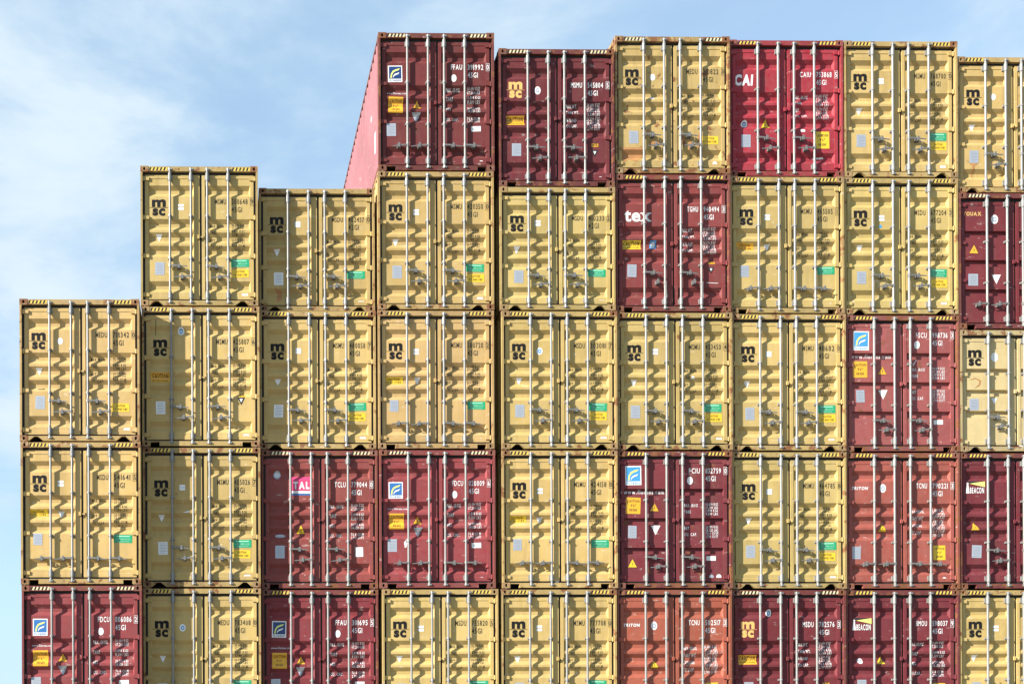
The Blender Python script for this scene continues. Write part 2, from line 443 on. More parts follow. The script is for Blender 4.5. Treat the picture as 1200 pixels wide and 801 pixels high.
def hinge_mesh(s):
    mb = MB(); a, b_ = sorted((s * 1.040, s * 1.150)); mb.box(a, b_, 0.034, 0.0555, -0.034, 0.034)
    mb.tube(s * 1.150, 0.040, -0.048, 0.048, 0.017, 8, 'paint')
    a, b_ = sorted((s * 1.152, s * 1.184)); mb.box(a, b_, 0.030, 0.08, -0.034, 0.034)
    return mb.mesh('hinge')
def seal_mesh():
    mb = MB(); mb.box(-0.044, 0.004, 0.016, 0.0555, -0.040, 0.040); mb.box(0.053, 0.085, 0.020, 0.0555, -0.028, 0.028); mb.box(0.004, 0.053, 0.028, 0.034, -0.010, 0.010)
    return mb.mesh('seal_bracket')
def twist_mesh():
    mb = MB(); mb.box(-0.055, 0.055, 0.02, 0.150, -GAP, 0.0, 'lockmetal'); mb.box(-0.012, 0.012, -0.012, 0.02, -GAP + 0.003, -0.003, 'lockmetal')
    return mb.mesh('twist_lock')

CACHE = {}
def shared(key, fn, *a):
    if key not in CACHE: CACHE[key] = fn(*a)
    return CACHE[key]

# ------------------------------------------------------------------ lettering and stickers, laid onto the door's corrugation
GL = {}
def glyph(ch, res, bold):
    k = (ch, res, bold)
    if k not in GL:
        cu = bpy.data.curves.new('t', 'FONT'); cu.body = ch; cu.resolution_u = res; cu.fill_mode = 'FRONT'; cu.offset = bold
        ob = bpy.data.objects.new('t', cu); me = bpy.data.meshes.new_from_object(ob)
        vs = [(v.co.x, v.co.y) for v in me.vertices]; fs = [tuple(p.vertices) for p in me.polygons]
        bpy.data.meshes.remove(me); bpy.data.objects.remove(ob); bpy.data.curves.remove(cu)
        if vs:
            x0 = min(v[0] for v in vs); x1 = max(v[0] for v in vs); vs = [(x - x0, y) for x, y in vs]
        else: x0, x1 = 0, 0.3
        GL[k] = (vs, fs, x1 - x0)
    return GL[k]
CAPH = max(v[1] for v in glyph('H', 2, 0.0)[0])

class Decal:
    """collects flat shapes in (x, z, layer) and lays them onto the door face"""
    def __init__(s, H, kind, flat=False):
        s.br, s.ys = panel_y(H, kind) if not flat else ([-1, 9], [YD, YD]); s.mb = MB(); s.rot = None
    def y(s, z):
        for i in range(len(s.br) - 1):
            if s.br[i] <= z <= s.br[i + 1]: return s.ys[i] + (s.ys[i + 1] - s.ys[i]) * (z - s.br[i]) / (s.br[i + 1] - s.br[i])
        return s.ys[0]
    def poly(s, pts, mat, layer=0):
        if s.rot:
            cx, cz, an = s.rot; c_, s_ = math.cos(an), math.sin(an)
            pts = [(cx + (x - cx) * c_ - (z - cz) * s_, cz + (x - cx) * s_ + (z - cz) * c_) for x, z in pts]
        zs = [p[1] for p in pts]; lo, hi = min(zs), max(zs); off = 0.0025 + 0.0012 * layer
        for i in range(len(s.br) - 1):
            a, b = s.br[i], s.br[i + 1]
            if b <= lo or a >= hi: continue
            q = pts
            for lim, sg in ((a, 1), (b, -1)):
                if (sg > 0 and lo >= lim) or (sg < 0 and hi <= lim): continue
                r = []
                for k in range(len(q)):
                    p0, p1 = q[k - 1], q[k]; d0, d1 = sg * (p0[1] - lim), sg * (p1[1] - lim)
                    if d0 * d1 < 0: u = d0 / (d0 - d1); r.append((p0[0] + u * (p1[0] - p0[0]), lim))
                    if d1 >= 0: r.append(p1)
                q = r
            if len(q) >= 3: s.mb.poly([(x, s.y(z) - off, z) for x, z in q], mat)
    def rect(s, cx, cz, w_, h, mat, layer=0):
        s.poly([(cx - w_ / 2, cz - h / 2), (cx + w_ / 2, cz - h / 2), (cx + w_ / 2, cz + h / 2), (cx - w_ / 2, cz + h / 2)], mat, layer)
    def disc(s, cx, cz, rx, rz, mat, layer=0, n=16):
        s.poly([(cx + rx * math.cos(2 * math.pi * i / n), cz + rz * math.sin(2 * math.pi * i / n)) for i in range(n)], mat, layer)
    def shape(s, pts, cx, cz, k, mat, layer=0, kz=None):
        kz = kz or k; p = [(cx + x * k, cz + z * kz) for x, z in pts]
        for t_ in tessellate_polygon([[Vector((x, z, 0)) for x, z in p]]): s.poly([p[i] for i in t_], mat, layer)
    def text(s, txt, x, z, h, mat, width=None, layer=0, res=1, bold=0.012, cond=0.62, gap=0.16, align='l', slant=0.0):
        """left/centre aligned at x with baseline z and capital height h"""
        k = h / CAPH; adv = 0; items = []
        for ch in txt:
            vs, fs, w_ = glyph(ch, res, bold); items.append((vs, fs, adv)); adv += (w_ if ch != ' ' else 0.25) + gap
        tot = (adv - gap) * k; kx = (width / tot) if width else cond
        ox = x - (tot * kx / 2 if align == 'c' else tot * kx if align == 'r' else 0)
        for vs, fs, a in items:
            for f in fs: s.poly([(ox + (vs[i][0] + a + slant * vs[i][1]) * k * kx, z + vs[i][1] * k) for i in f], mat, layer)
    def done(s, name, parent): return obj(name, s.mb.mesh(name), parent)

def arch(x0, x1, z0, zs, n=6):
    """inner outline of a round-topped counter, from lower left up and over to lower right"""
    c, r = (x0 + x1) / 2, (x1 - x0) / 2
    return [(x0, z0)] + [(c - r * math.cos(math.pi * i / n), zs + r * math.sin(math.pi * i / n)) for i in range(n + 1)] + [(x1, z0)]

def fit_msc(d, cx, cz, mat):
    """bold m over a thin rule over sc"""
    W_, hm = 0.290, 0.160; zb = cz + 0.016; x0 = cx - W_ / 2; st = 0.068; cw = (W_ - 3 * st) / 2
    pts = [(x0, zb), ]
    a1 = arch(x0 + st, x0 + st + cw, zb, zb + 0.085); a2 = arch(x0 + 2 * st + cw, x0 + 2 * st + 2 * cw, zb, zb + 0.085)
    top = [(x0 + W_, zb), (x0 + W_, zb + 0.115), (x0 + W_ - 0.012, zb + 0.145), (x0 + W_ - 0.045, zb + hm), (x0 + W_ - 0.085, zb + hm), (x0 + W_ / 2 + 0.012, zb + 0.142),
           (x0 + W_ / 2 - 0.012, zb + 0.152), (x0 + W_ / 2 - 0.045, zb + hm), (x0 + st + 0.035, zb + hm - 0.004), (x0 + st, zb + 0.142), (x0 + st, zb + hm - 0.006), (x0, zb + hm - 0.006)]
    p = pts + a1 + a2 + top
    for t_ in tessellate_polygon([[Vector((x, z, 0)) for x, z in p]]): d.poly([p[i] for i in t_], mat)
    d.rect(cx, cz + 0.003, 0.385, 0.008, mat)
    d.text('sc', cx, cz - 0.150, 0.190, mat, width=0.262, res=4, bold=0.050, align='c', gap=0.05)

SWOOSH1 = [(-0.42, -0.46), (-0.36, -0.10), (-0.20, 0.14), (0.06, 0.26), (0.42, 0.34), (0.30, 0.18), (0.02, 0.10), (-0.16, -0.02), (-0.26, -0.20), (-0.30, -0.46)]
SWOOSH2 = [(-0.26, -0.20), (-0.10, -0.02), (0.10, 0.04), (0.32, 0.10), (0.20, -0.06), (0.00, -0.12), (-0.16, -0.20), (-0.28, -0.40)]

WLAB = ('MAX. GROSS', 'TARE', 'NET', 'CU. CAP.')
WVAL = (('30,480 KGS', '67,200 LBS'), ('3,890 KGS', '8,580 LBS'), ('26,590 KGS', '58,620 LBS'), ('76.4 CU.M', '2,700 CU.FT'))
WLABM = ('MAX.WT.', 'TARE WT.', 'PAYLOAD', 'CU.CAP.')
ux = lambda u: (u - 0.5) * W

def serial(H, kind, door, spec, mat, v=0.262, cat='45G1'):
    pre, num, chk = spec; d = Decal(H, kind); z = H * (1 - v)
    d.text(pre, ux(0.632), z, 0.105, mat, width=0.235, res=2, bold=0.016); d.text(num, ux(0.776), z, 0.105, mat, width=0.330, res=2, bold=0.016)
    d.text(cat, ux(0.776), z - 0.165, 0.105, mat, width=0.215, res=2, bold=0.016)
    d.done('serial_number', door)
    d = Decal(H, kind, True); cx = 1.094
    d.text(chk, cx, z, 0.100, mat, res=2, bold=0.016, align='c', cond=0.7)
    for p in ((0, -0.028, 0.075, 0.006), (0, 0.128, 0.075, 0.006), (-0.034, 0.05, 0.006, 0.15), (0.034, 0.05, 0.006, 0.15)): d.rect(cx + p[0], z + p[1], p[2], p[3], mat)
    d.done('check_digit', door)

def weights(H, kind, door, mat, v0, dv, labels=WLAB, lh=0.058, x0=0.590, dark=False, split=None):
    d = Decal(H, kind); z = H * (1 - v0)
    for i, (lb, vals) in enumerate(zip(labels, WVAL)):
        zz = z - i * dv * H - (split if split and i >= 2 else 0)
        d.text(lb, ux(x0), zz - lh * 0.55, lh, mat, width=min(0.29, 0.034 * len(lb)), bold=0.02)
        for j, tx in enumerate(vals): d.text(tx, ux(0.776), zz - 0.004 - j * lh * 1.12, lh * 0.86, mat, width=0.265, bold=0.02)
    d.done('weight_table', door)

def stick(d, x, z):
    x += random.uniform(-0.012, 0.012); z += random.uniform(-0.012, 0.012); d.rot = (x, z, random.gauss(0, 0.018)); return x, z

def tri_down(H, kind, door, u, v, s_=0.135, mat='sw', inner=None):
    d = Decal(H, kind); x, z = stick(d, ux(u), H * (1 - v))
    d.poly([(x - s_ / 2, z + s_ * 0.45), (x, z - s_ * 0.55), (x + s_ / 2, z + s_ * 0.45)], mat)
    if inner: d.poly([(x - s_ * 0.22, z + s_ * 0.28), (x, z - s_ * 0.18), (x + s_ * 0.22, z + s_ * 0.28)], inner, 1)
    d.done('triangle_sticker', door)
def tri_up(H, kind, door, u, v, s_=0.17, mat='sy'):
    d = Decal(H, kind); x, z = stick(d, ux(u), H * (1 - v))
    d.poly([(x - s_ / 2, z - s_ * 0.45), (x + s_ / 2, z - s_ * 0.45), (x, z + s_ * 0.5)], 'sk')
    k = 0.91; d.poly([(x - s_ / 2 * k, z - s_ * 0.42), (x + s_ / 2 * k, z - s_ * 0.42), (x, z + s_ * 0.44)], mat, 1)
    d.poly([(x - 0.004, z - s_ * 0.26), (x + 0.016, z - 0.012), (x + 0.003, z - 0.010), (x + 0.010, z + 0.024), (x - 0.012, z - 0.016), (x + 0.001, z - 0.018)], 'sk', 2)
    d.done('warning_sticker', door)
def round_badge(H, kind, door, u, v, rx=0.056, rz=0.07, mat='sw', inner=None):
    d = Decal(H, kind); x, z = stick(d, ux(u), H * (1 - v)); d.disc(x, z, rx, rz, mat)
    if inner: d.disc(x, z, rx * 0.58, rz * 0.58, inner, 1); d.disc(x, z, rx * 0.28, rz * 0.26, mat, 2)
    d.done('round_sticker', door)
def white_tag(H, kind, door, u, v, w_=0.115, h=0.115, line=True):
    d = Decal(H, kind); x, z = stick(d, ux(u), H * (1 - v)); d.rect(x, z, w_, h, 'sw')
    if line: d.text('CSC', x, z - 0.012, 0.026, 'sbl', layer=1, align='c', width=w_ * 0.75)
    d.done('white_sticker', door)
def double_tag(H, kind, door, u, v):
    d = Decal(H, kind); x, z = stick(d, ux(u), H * (1 - v)); d.rect(x, z + 0.034, 0.12, 0.052, 'sw'); d.rect(x, z - 0.034, 0.12, 0.052, 'sw'); d.done('white_sticker', door)
def data_plate(H, kind, door, u, v, w_=0.195, h=0.265, mat='plate'):
    d = Decal(H, kind); x, z = stick(d, ux(u), H * (1 - v)); d.rect(x, z, w_, h, mat)
    for i in range(7): d.rect(x + (0.012 if i % 2 else -0.008), z + h * (0.36 - i * 0.12), w_ * 0.72, 0.009, 'platetext', 1)
    d.done('data_plate', door)
def small_tag(H, kind, door, u, v, w_=0.125, h=0.045): 
    d = Decal(H, kind); x, z = stick(d, ux(u), H * (1 - v)); d.rect(x, z, w_, h, 'sw'); d.text('LESSOR', x, z - 0.012, 0.022, 'platetext', layer=1, align='c', width=w_ * 0.7); d.done('name_tag', door)
def green(H, kind, door, u, v):
    d = Decal(H, kind); x, z = stick(d, ux(u), H * (1 - v)); d.rect(x, z, 0.375, 0.165, 'sg')
    d.rect(x, z + 0.050, 0.27, 0.022, 'sgl', 1); d.text('CONTAINER FLOOR', x, z - 0.022, 0.030, 'sgl', layer=1, align='c', width=0.29, bold=0.02)
    d.text('BAMBOO PLYWOOD', x, z - 0.068, 0.026, 'sgl', layer=1, align='c', width=0.24, bold=0.02); d.done('green_sticker', door)
def yellow(H, kind, door, u, v, w_=0.36, h=0.17):
    d = Decal(H, kind); x, z = stick(d, ux(u), H * (1 - v)); d.rect(x, z, w_, h, 'sy')
    d.text('CAUTION', x, z + 0.014, 0.046, 'sk', layer=1, align='c', width=w_ * 0.5, bold=0.02); d.text('9\'6" HIGH CUBE', x, z - 0.055, 0.044, 'sk', layer=1, align='c', width=w_ * 0.78, bold=0.02)
    d.done('caution_sticker', door)
def caution_band(H, kind, door, u, v, w_=0.40, h=0.20, mat='so', big=True):
    d = Decal(H, kind); x, z = stick(d, ux(u), H * (1 - v)); d.rect(x, z, w_, h, mat)
    if big:
        d.text('CAUTION', x, z + 0.0, 0.075, 'sk', layer=1, align='c', width=w_ * 0.86, bold=0.03); d.text('HIGH CUBE CONTAINER', x, z - h * 0.36, 0.032, 'sk', layer=1, align='c', width=w_ * 0.86, bold=0.02)
    else:
        d.text('CAUTION', x, z + 0.004, 0.048, 'sk', layer=1, align='c', width=w_ * 0.6, bold=0.02); d.text('HIGH CUBE', x, z - h * 0.36, 0.036, 'sk', layer=1, align='c', width=w_ * 0.8, bold=0.02)
    d.done('caution_sticker', door)
def caution_box(H, kind, door, u, v, w_=0.30, h=0.335, mat='so'):
    d = Decal(H, kind); x, z = stick(d, ux(u), H * (1 - v)); d.rect(x, z, w_, h, mat)
    for i, (tx, k) in enumerate((('CAUTION', 0.82), ("9'6\"", 0.36), ('HIGH', 0.5))):
        d.text(tx, x, z + h * 0.20 - i * h * 0.27, h * 0.15, 'sk', layer=1, align='c', width=w_ * k, bold=0.025)
    d.done('caution_sticker', door)
def florens(H, kind, door, u, v, w_, h, blue, web_v, web_h, web_w):
    d = Decal(H, kind); x, z = stick(d, ux(u), H * (1 - v)); d.rect(x, z, w_, h, 'sw'); d.rect(x, z + h * 0.07, w_ * 0.86, h * 0.74, blue, 1)
    d.shape(SWOOSH1, x, z + h * 0.08, w_ * 0.82, 'sl', 2, h * 0.74); d.shape(SWOOSH2, x + w_ * 0.06, z + h * 0.01, w_ * 0.78, 'sw', 3, h * 0.70)
    d.text('FLORENS', x, z - h * 0.455, h * 0.11, blue, layer=1, align='c', width=w_ * 0.8, bold=0.03)
    d.done('logo', door)
    d = Decal(H, kind); d.text('www.florens.com', ux(u) - w_ / 2 - 0.02, H * (1 - web_v), web_h, 'white', width=web_w, res=2, bold=0.02); d.done('web_address', door)
def wordmark(H, kind, door, txt, u, v, h, w_, mat, bold=0.03, slant=0.0, res=3, gap=0.12):
    d = Decal(H, kind); d.text(txt, ux(u), H * (1 - v), h, mat, width=w_, res=res, bold=bold, slant=slant, gap=gap); return d

# ------------------------------------------------------------------ one container
def build_container(key, x_left, depth, z, H, s):
    s = dict(s); jit = random.uniform(-0.08, 0.10); s['rust'] = max(0.05, s.get('rust', 0.22) + jit)
    if s['col'][1] < 0.15:      # the red family
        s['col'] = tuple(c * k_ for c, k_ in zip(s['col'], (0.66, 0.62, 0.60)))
    col = s['col'] + (s['rust'],)
    fr = tuple((0.80 * c + 0.20 * r_) * s.get('frame', 0.90) for c, r_ in zip(s['col'], (0.11, 0.065, 0.04))) + (min(1.0, s.get('rust', 0.2) + 0.46),)
    cs = tuple(0.40 * c + 0.60 * r for c, r in zip(s['col'], (0.15, 0.078, 0.05))) + (min(1.0, s.get('rust', 0.2) + 0.62),)
    root = bpy.data.objects.new('shipping_container', None); COL.objects.link(root)
    root.location = (x_left + HW, depth, z); root.empty_display_size = 0.5
    k = s.get('kind', 5)
    for sx in (-1, 1):
        obj('corner_post', shared(('post', H, sx), post_mesh, H, sx), root, fr)
        obj('corner_post', shared(('rpost', H, sx), rear_post_mesh, H, sx), root, fr)
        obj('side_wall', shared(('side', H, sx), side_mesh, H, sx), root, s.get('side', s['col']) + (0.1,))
        obj('top_rail', shared(('rail', H, sx, 1), rail_mesh, H, sx, True), root, fr)
        obj('bottom_rail', shared(('rail', H, sx, 0), rail_mesh, H, sx, False), root, fr)
        for top in (0, 1):
            for front in (True, False):
                obj('corner_casting', shared(('cast', sx, front), casting_mesh, sx, 0, front), root, cs, (sx * HW, 0 if front else LEN, (H - CH) if top else 0))
        if z > 0.5:
            for y in (0.0, LEN - 0.17): obj('twist_lock', shared('twist', twist_mesh), root, None, (sx * (HW - CW / 2), y, 0))
        if s.get('hazard', True):
            obj('hazard_marking', shared(('haz', H, sx, s.get('hz', 'hy')), hazard_mesh, H, sx, s.get('hz', 'hy')), root)
    obj('roof', shared(('roof', H), roof_mesh, H), root, col)
    obj('rear_wall', shared(('rear', H), rear_mesh, H), root, col)
    obj('floor', shared('floor', floor_mesh), root)
    obj('door_header', shared(('head', H), header_mesh, H), root, fr)
    obj('door_sill', shared(('sill', H, s.get('sill', 'tri')), sill_mesh, H, s.get('sill', 'tri')), root, fr)
    doors = {}
    for sx in (-1, 1):
        d = doors[sx] = obj('door', shared(('door', H, k, sx), door_mesh, H, k, sx), root, col)
        obj('gasket', shared(('gask', H, sx), gasket_mesh, H, sx), d)
        for q in (0.244, 1.05, 1.85, 2.655):
            obj('hinge', shared(('hinge', sx), hinge_mesh, sx), d, col, (0, 0, H - q * H / HC))
    obj('seal_bracket', shared('seal', seal_mesh), doors[1], col, (0, 0, H * 0.497))
    hs = s.get('handles', 'A')
    for i, x in enumerate((-0.609, -0.173, 0.166, 0.600)):
        r = obj('lock_rod', shared(('rod', H), rod_mesh, H), root, None, (x, 0, 0))
        for zz in (0.074, H - 0.074): obj('cam', shared('cam', cam_mesh), r, None, (0, 0, zz))
        for zz in (0.225, H - 0.222): obj('rod_bracket', shared('brl', bracket_mesh, True), r, None, (0, 0, zz))
        for q in (0.355, 0.657): obj('rod_bracket', shared('brs', bracket_mesh, False), r, None, (0, 0, H * (1 - q)))
        if hs == 'A': d_, v_, l_ = (1, -1, 1, -1)[i], (0.715, 0.790, 0.715, 0.790)[i], 0.355
        elif hs == 'A3': d_, v_, l_ = (1, -1, 1, -1)[i], (0.772, 0.838, 0.772, 0.838)[i], 0.355
        else: d_, v_, l_ = (-1, -1, 1, 1)[i], 0.815, 0.36 if i in (1, 2) else 0.32
        if s.get('hanging') and i in (1, 3):      # handle let down along its rod
            obj('handle', shared('hang', hang_mesh), r, None, (0, 0, H * (1 - v_)))
            obj('handle_catch', shared('catch', catch_mesh), r, None, (-0.16, 0, H * (1 - v_) + 0.02)); continue
        h = obj('handle', shared(('hand', d_, l_), handle_mesh, d_, l_), r, None, (0, 0, H * (1 - v_))); h.rotation_euler = (0, random.gauss(0, 0.025), 0)
        obj('handle_catch', shared('catch', catch_mesh), r, None, (d_ * 0.185, 0, H * (1 - v_) - 0.008))
    for it in s.get('dec', ()):
        fn, side = it[0], it[1]; fn(H, k, doors[side], *it[2:])
    return root, doors

# ------------------------------------------------------------------ what stands where
YEL = (0.402, 0.291, 0.107)
def ycol(h=0.0, v=1.0, w=0.0):
    v *= random.uniform(0.91, 1.07); g_ = random.uniform(-0.008, 0.008)
    return tuple(max(0, c * v + d) for c, d in zip(YEL, (0.8 * h, g_, 0.8 * w)))
MAR, RED, BRK, CRI, ORG = (0.180, 0.042, 0.042), (0.255, 0.060, 0.058), (0.29, 0.088, 0.070), (0.40, 0.046, 0.066), (0.42, 0.122, 0.078)

def msc(H, k, door, u=0.155, v=0.290, mat='black'):
    d = Decal(H, k); fit_msc(d, ux(u), H * (1 - v), mat); d.done('logo', door)
def swt(H, k, door): double_tag(H, k, door, 0.338, 0.283)
def std_a(num, white='double', tri=(0.157, 0.505), plate='plate', pv=(0.165, 0.722), gr=True, ye=True, tag=True, cat='45G1', extra=()):
    d = [(msc, -1), (serial, 1, num, 'faded', 0.262, cat), (weights, 1, 'faded', 0.412, 0.052)]
    if white == 'double': d.append((double_tag, -1, 0.338, 0.283))
    elif white == 'tag': d.append((white_tag, -1, 0.338, 0.285))
    elif white == 'round': d.append((round_badge, -1, 0.338, 0.285))
    elif white == 'ring': d.append((round_badge, -1, 0.336, 0.283, 0.064, 0.078, 'sw', 'sbl'))
    if tri: d.append((tri_down, -1, tri[0], tri[1] - 0.004))
    d.append((data_plate, -1, pv[0], pv[1], 0.195, 0.265, plate))
    if gr: d.append((green, 1, 0.842, 0.688))
    if ye: d.append((yellow, 1, 0.842, 0.760))
    if tag: d.append((small_tag, 1, 0.888, 0.912))
    return d + list(extra)
def std_b(num, caut='sy', extra=(), tagmat='sw'):
    return [(msc, -1), (serial, 1, num, 'faded'), (weights, 1, 'faded', 0.402, 0.055), (double_tag, -1, 0.335, 0.290), (caution_band, -1, 0.142, 0.495, 0.385, 0.135, caut, False),
            (tri_down, -1, 0.338, 0.502, 0.135), (data_plate, -1, 0.135, 0.682, 0.18, 0.24), (green, 1, 0.852, 0.676), (round_badge, 1, 0.888, 0.930, 0.045, 0.045, tagmat)] + list(extra)
def flor5(num, blue='sb'):
    return [(florens, -1, 0.148, 0.288, 0.300, 0.345, blue, 0.425, 0.042, 0.42), (caution_box, -1, 0.150, 0.512, 0.31, 0.33), (tri_up, -1, 0.335, 0.506, 0.19, 'so'), (tri_down, -1, 0.335, 0.592, 0.19, 'plate', 'sw'),
            (data_plate, -1, 0.115, 0.690), (serial, 1, num, 'white', 0.255), (round_badge, 1, 0.655, 0.318, 0.056, 0.078), (weights, 1, 'white', 0.395, 0.071, WLAB, 0.066), (white_tag, 1, 0.845, 0.684, 0.20, 0.11, False), (round_badge, 1, 0.888, 0.928, 0.05, 0.042)]
def flor3(num):
    return [(florens, -1, 0.148, 0.178, 0.340, 0.405, 'sbl', 0.305, 0.082, 0.86), (caution_box, -1, 0.140, 0.392, 0.31, 0.345), (tri_up, -1, 0.333, 0.402, 0.20, 'so'), (tri_down, -1, 0.335, 0.572, 0.20),
            (data_plate, -1, 0.135, 0.588, 0.18, 0.26), (serial, 1, num, 'white', 0.158), (round_badge, 1, 0.645, 0.214, 0.062, 0.085), (weights, 1, 'white', 0.392, 0.046, WLAB, 0.062, 0.590, False, 0.212),
            (white_tag, 1, 0.825, 0.782, 0.20, 0.095, False)]
def redmsc(num):
    return [(msc, -1, 0.150, 0.290, 'gold'), (caution_band, -1, 0.150, 0.508, 0.40, 0.20, 'so', True), (data_plate, -1, 0.158, 0.722), (serial, 1, num, 'white', 0.270), (weights, 1, 'white', 0.398, 0.050, WLABM, 0.064),
            (caution_band, 1, 0.840, 0.690, 0.14, 0.07, 'so', False), (tri_down, 1, 0.838, 0.748, 0.15, 'sk', 'sw'), (round_badge, 1, 0.888, 0.925, 0.045, 0.034)]
def tex_logo(H, k, door):
    d = Decal(H, k); x, z = ux(0.085), H * 0.668; h = 0.255; kk = h / CAPH
    for ch, w_ in (('t', 0.145), ('e', 0.185), ('x', 0.215)):
        d.text(ch, x, z, h, 'sw', width=w_, res=4, bold=0.028)
        xh = max(v_[1] for v_ in glyph('x', 4, 0.028)[0]) * kk
        if ch == 't': d.rect(x + 0.085, z + 0.010, 0.085, 0.020, 'sw', 1)
        if ch == 'x':
            for cx in (0.030, 0.185):
                d.rect(x + cx, z + 0.006, 0.085, 0.020, 'sw', 1); d.rect(x + cx, z + xh - 0.012, 0.085, 0.020, 'sw', 1)
        x += w_ + 0.008
    d.done('logo', door)
def cai_logo(H, k, door):
    d = wordmark(H, k, door, 'CAI', 0.055, 0.318, 0.205, 0.39, 'sw', 0.05, 0.10, 4, 0.05); d.done('logo', door)
def tal_logo(H, k, door):
    d = Decal(H, k); x, z = ux(0.345), H * 0.755; d.rect(x, z, 0.40, 0.36, 'sm'); d.rect(x, z - 0.155, 0.40, 0.05, 'sw', 1); d.rect(x, z - 0.205, 0.40, 0.03, 'sb', 1)
    d.text('TAL', x, z - 0.08, 0.135, 'sw', layer=2, align='c', width=0.34, bold=0.05, res=3); d.done('logo', door)
def beacon_logo(H, k, door, v=0.262):
    d = Decal(H, k); x, z = ux(0.075), H * (1 - v)
    d.poly([(x + 0.06, z + 0.12), (x + 0.40, z + 0.045), (x + 0.40, z + 0.165)], 'sl'); d.poly([(x + 0.02, z + 0.175), (x + 0.39, z + 0.168), (x + 0.06, z + 0.118)], 'sk', 1)
    d.text('BEACON', x + 0.075, z - 0.085, 0.115, 'sw', width=0.305, layer=1, res=3, bold=0.03)
    d.poly([(x - 0.015, z - 0.09), (x + 0.065, z - 0.09), (x + 0.042, z + 0.09), (x + 0.008, z + 0.09)], 'sw', 1); d.rect(x + 0.025, z + 0.115, 0.04, 0.035, 'sw', 1); d.done('logo', door)
def name_logo(H, k, door, txt, u, v, h, w_, mat, slant=0.15):
    d = wordmark(H, k, door, txt, u, v, h, w_, mat, 0.04, slant); d.done('logo', door)
def blue_badge(H, k, door, u, v):
    d = Decal(H, k); x, z = ux(u), H * (1 - v); d.rect(x, z, 0.135, 0.165, 'sbl'); d.disc(x, z + 0.01, 0.045, 0.05, 'sw', 1); d.rect(x, z - 0.06, 0.09, 0.02, 'sw', 1); d.done('blue_sticker', door)
def rust_patch(H, k, door, pts, mat='orust'):
    d = Decal(H, k); p = [(ux(u), H * (1 - v)) for u, v in pts]
    for t_ in tessellate_polygon([[Vector((x, z, 0)) for x, z in p]]): d.poly([p[i] for i in t_], mat)
    d.done('rust_patch' if mat == 'orust' else 'paint_smear', door)
def triton(num):
    return [(name_logo, -1, 'TRITON', 0.060, 0.268, 0.060, 0.35, 'sw', 0.2), (round_badge, -1, 0.335, 0.262, 0.066, 0.092, 'sw', 'plate'), (tri_up, -1, 0.332, 0.545, 0.19), (data_plate, -1, 0.105, 0.735), (serial, 1, num, 'white', 0.258),
            (weights, 1, 'white', 0.425, 0.052, ('MAX.GROSS', 'TARE WT.', 'PAYLOAD', 'CU.CAP.'), 0.07), (caution_box, 1, 0.835, 0.735, 0.26, 0.31, 'sy'), (round_badge, 1, 0.878, 0.925, 0.05, 0.05)]

S = {}
# tier 4 is the highest; stacks 0..8 counted from the wall's low end
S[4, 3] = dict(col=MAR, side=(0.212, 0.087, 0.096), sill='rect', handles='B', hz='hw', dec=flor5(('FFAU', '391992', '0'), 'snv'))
S[4, 4] = dict(col=(0.165, 0.036, 0.042), sill='rect', hz='hw', dec=redmsc(('MSMU', '545804', '5')) + [(round_badge, -1, 0.338, 0.292, 0.064, 0.085, 'sw', 'plate')])
S[4, 5] = dict(col=ycol(0, 0.95), rust=0.62, hz='hw', dec=[d for d in std_a(('MEDU', '210822', '0'), 'round', None, gr=False, tag=False) if d[0] is not yellow] + [
    (yellow, 1, 0.835, 0.748), (round_badge, 1, 0.872, 0.918, 0.045, 0.05), (white_tag, -1, 0.338, 0.432, 0.09, 0.06, False),
    (rust_patch, -1, [(0.075, 0.80), (0.25, 0.80), (0.25, 0.865), (0.19, 0.905), (0.13, 0.885), (0.08, 0.91)]), (rust_patch, -1, [(0.035, 0.80), (0.06, 0.81), (0.055, 0.93), (0.04, 0.92)])])
S[4, 6] = dict(col=CRI, sill='rect', hz='hy', dec=[(cai_logo, -1), (round_badge, -1, 0.148, 0.602, 0.07, 0.075, 'sw', 'sb'), (tri_up, -1, 0.330, 0.600, 0.20), (data_plate, -1, 0.152, 0.725), (serial, 1, ('CAIU', '753868', '5'), 'white', 0.258),
    (weights, 1, 'white', 0.398, 0.048, WLAB, 0.060), (caution_box, 1, 0.828, 0.725, 0.31, 0.36, 'sy'), (white_tag, 1, 0.655, 0.655, 0.10, 0.05, False), (small_tag, 1, 0.872, 0.930)])
S[4, 7] = dict(col=ycol(), dec=std_a(('MSMU', '768700', '0')))
S[4, 8] = dict(col=ycol(0.02, 1.0), rust=0.38, dec=std_a(('MSMU', '630417', '2'), 'round', extra=[(rust_patch, -1, [(0.44, 0.66), (0.475, 0.64), (0.485, 0.73), (0.47, 0.80), (0.445, 0.79)], 'sw'), (rust_patch, -1, [(0.115, 0.775), (0.20, 0.775), (0.17, 0.79), (0.155, 0.90), (0.145, 0.79)])]))
S[3, 1] = dict(col=ycol(), dec=std_a(('MSMU', '500648', '9')))
S[3, 2] = dict(col=ycol(0.01, 0.97), hazard=False, dec=std_a(('MSDU', '402437', '0'), 'tag', plate='sw', ye=False, cat='42G1'))
S[3, 3] = dict(col=ycol(0.01), dec=std_a(('MSMU', '420350', '0')))
S[3, 4] = dict(col=ycol(), hazard=False, dec=std_a(('MSDU', '410233', '2'), ye=False, cat='42G1'))
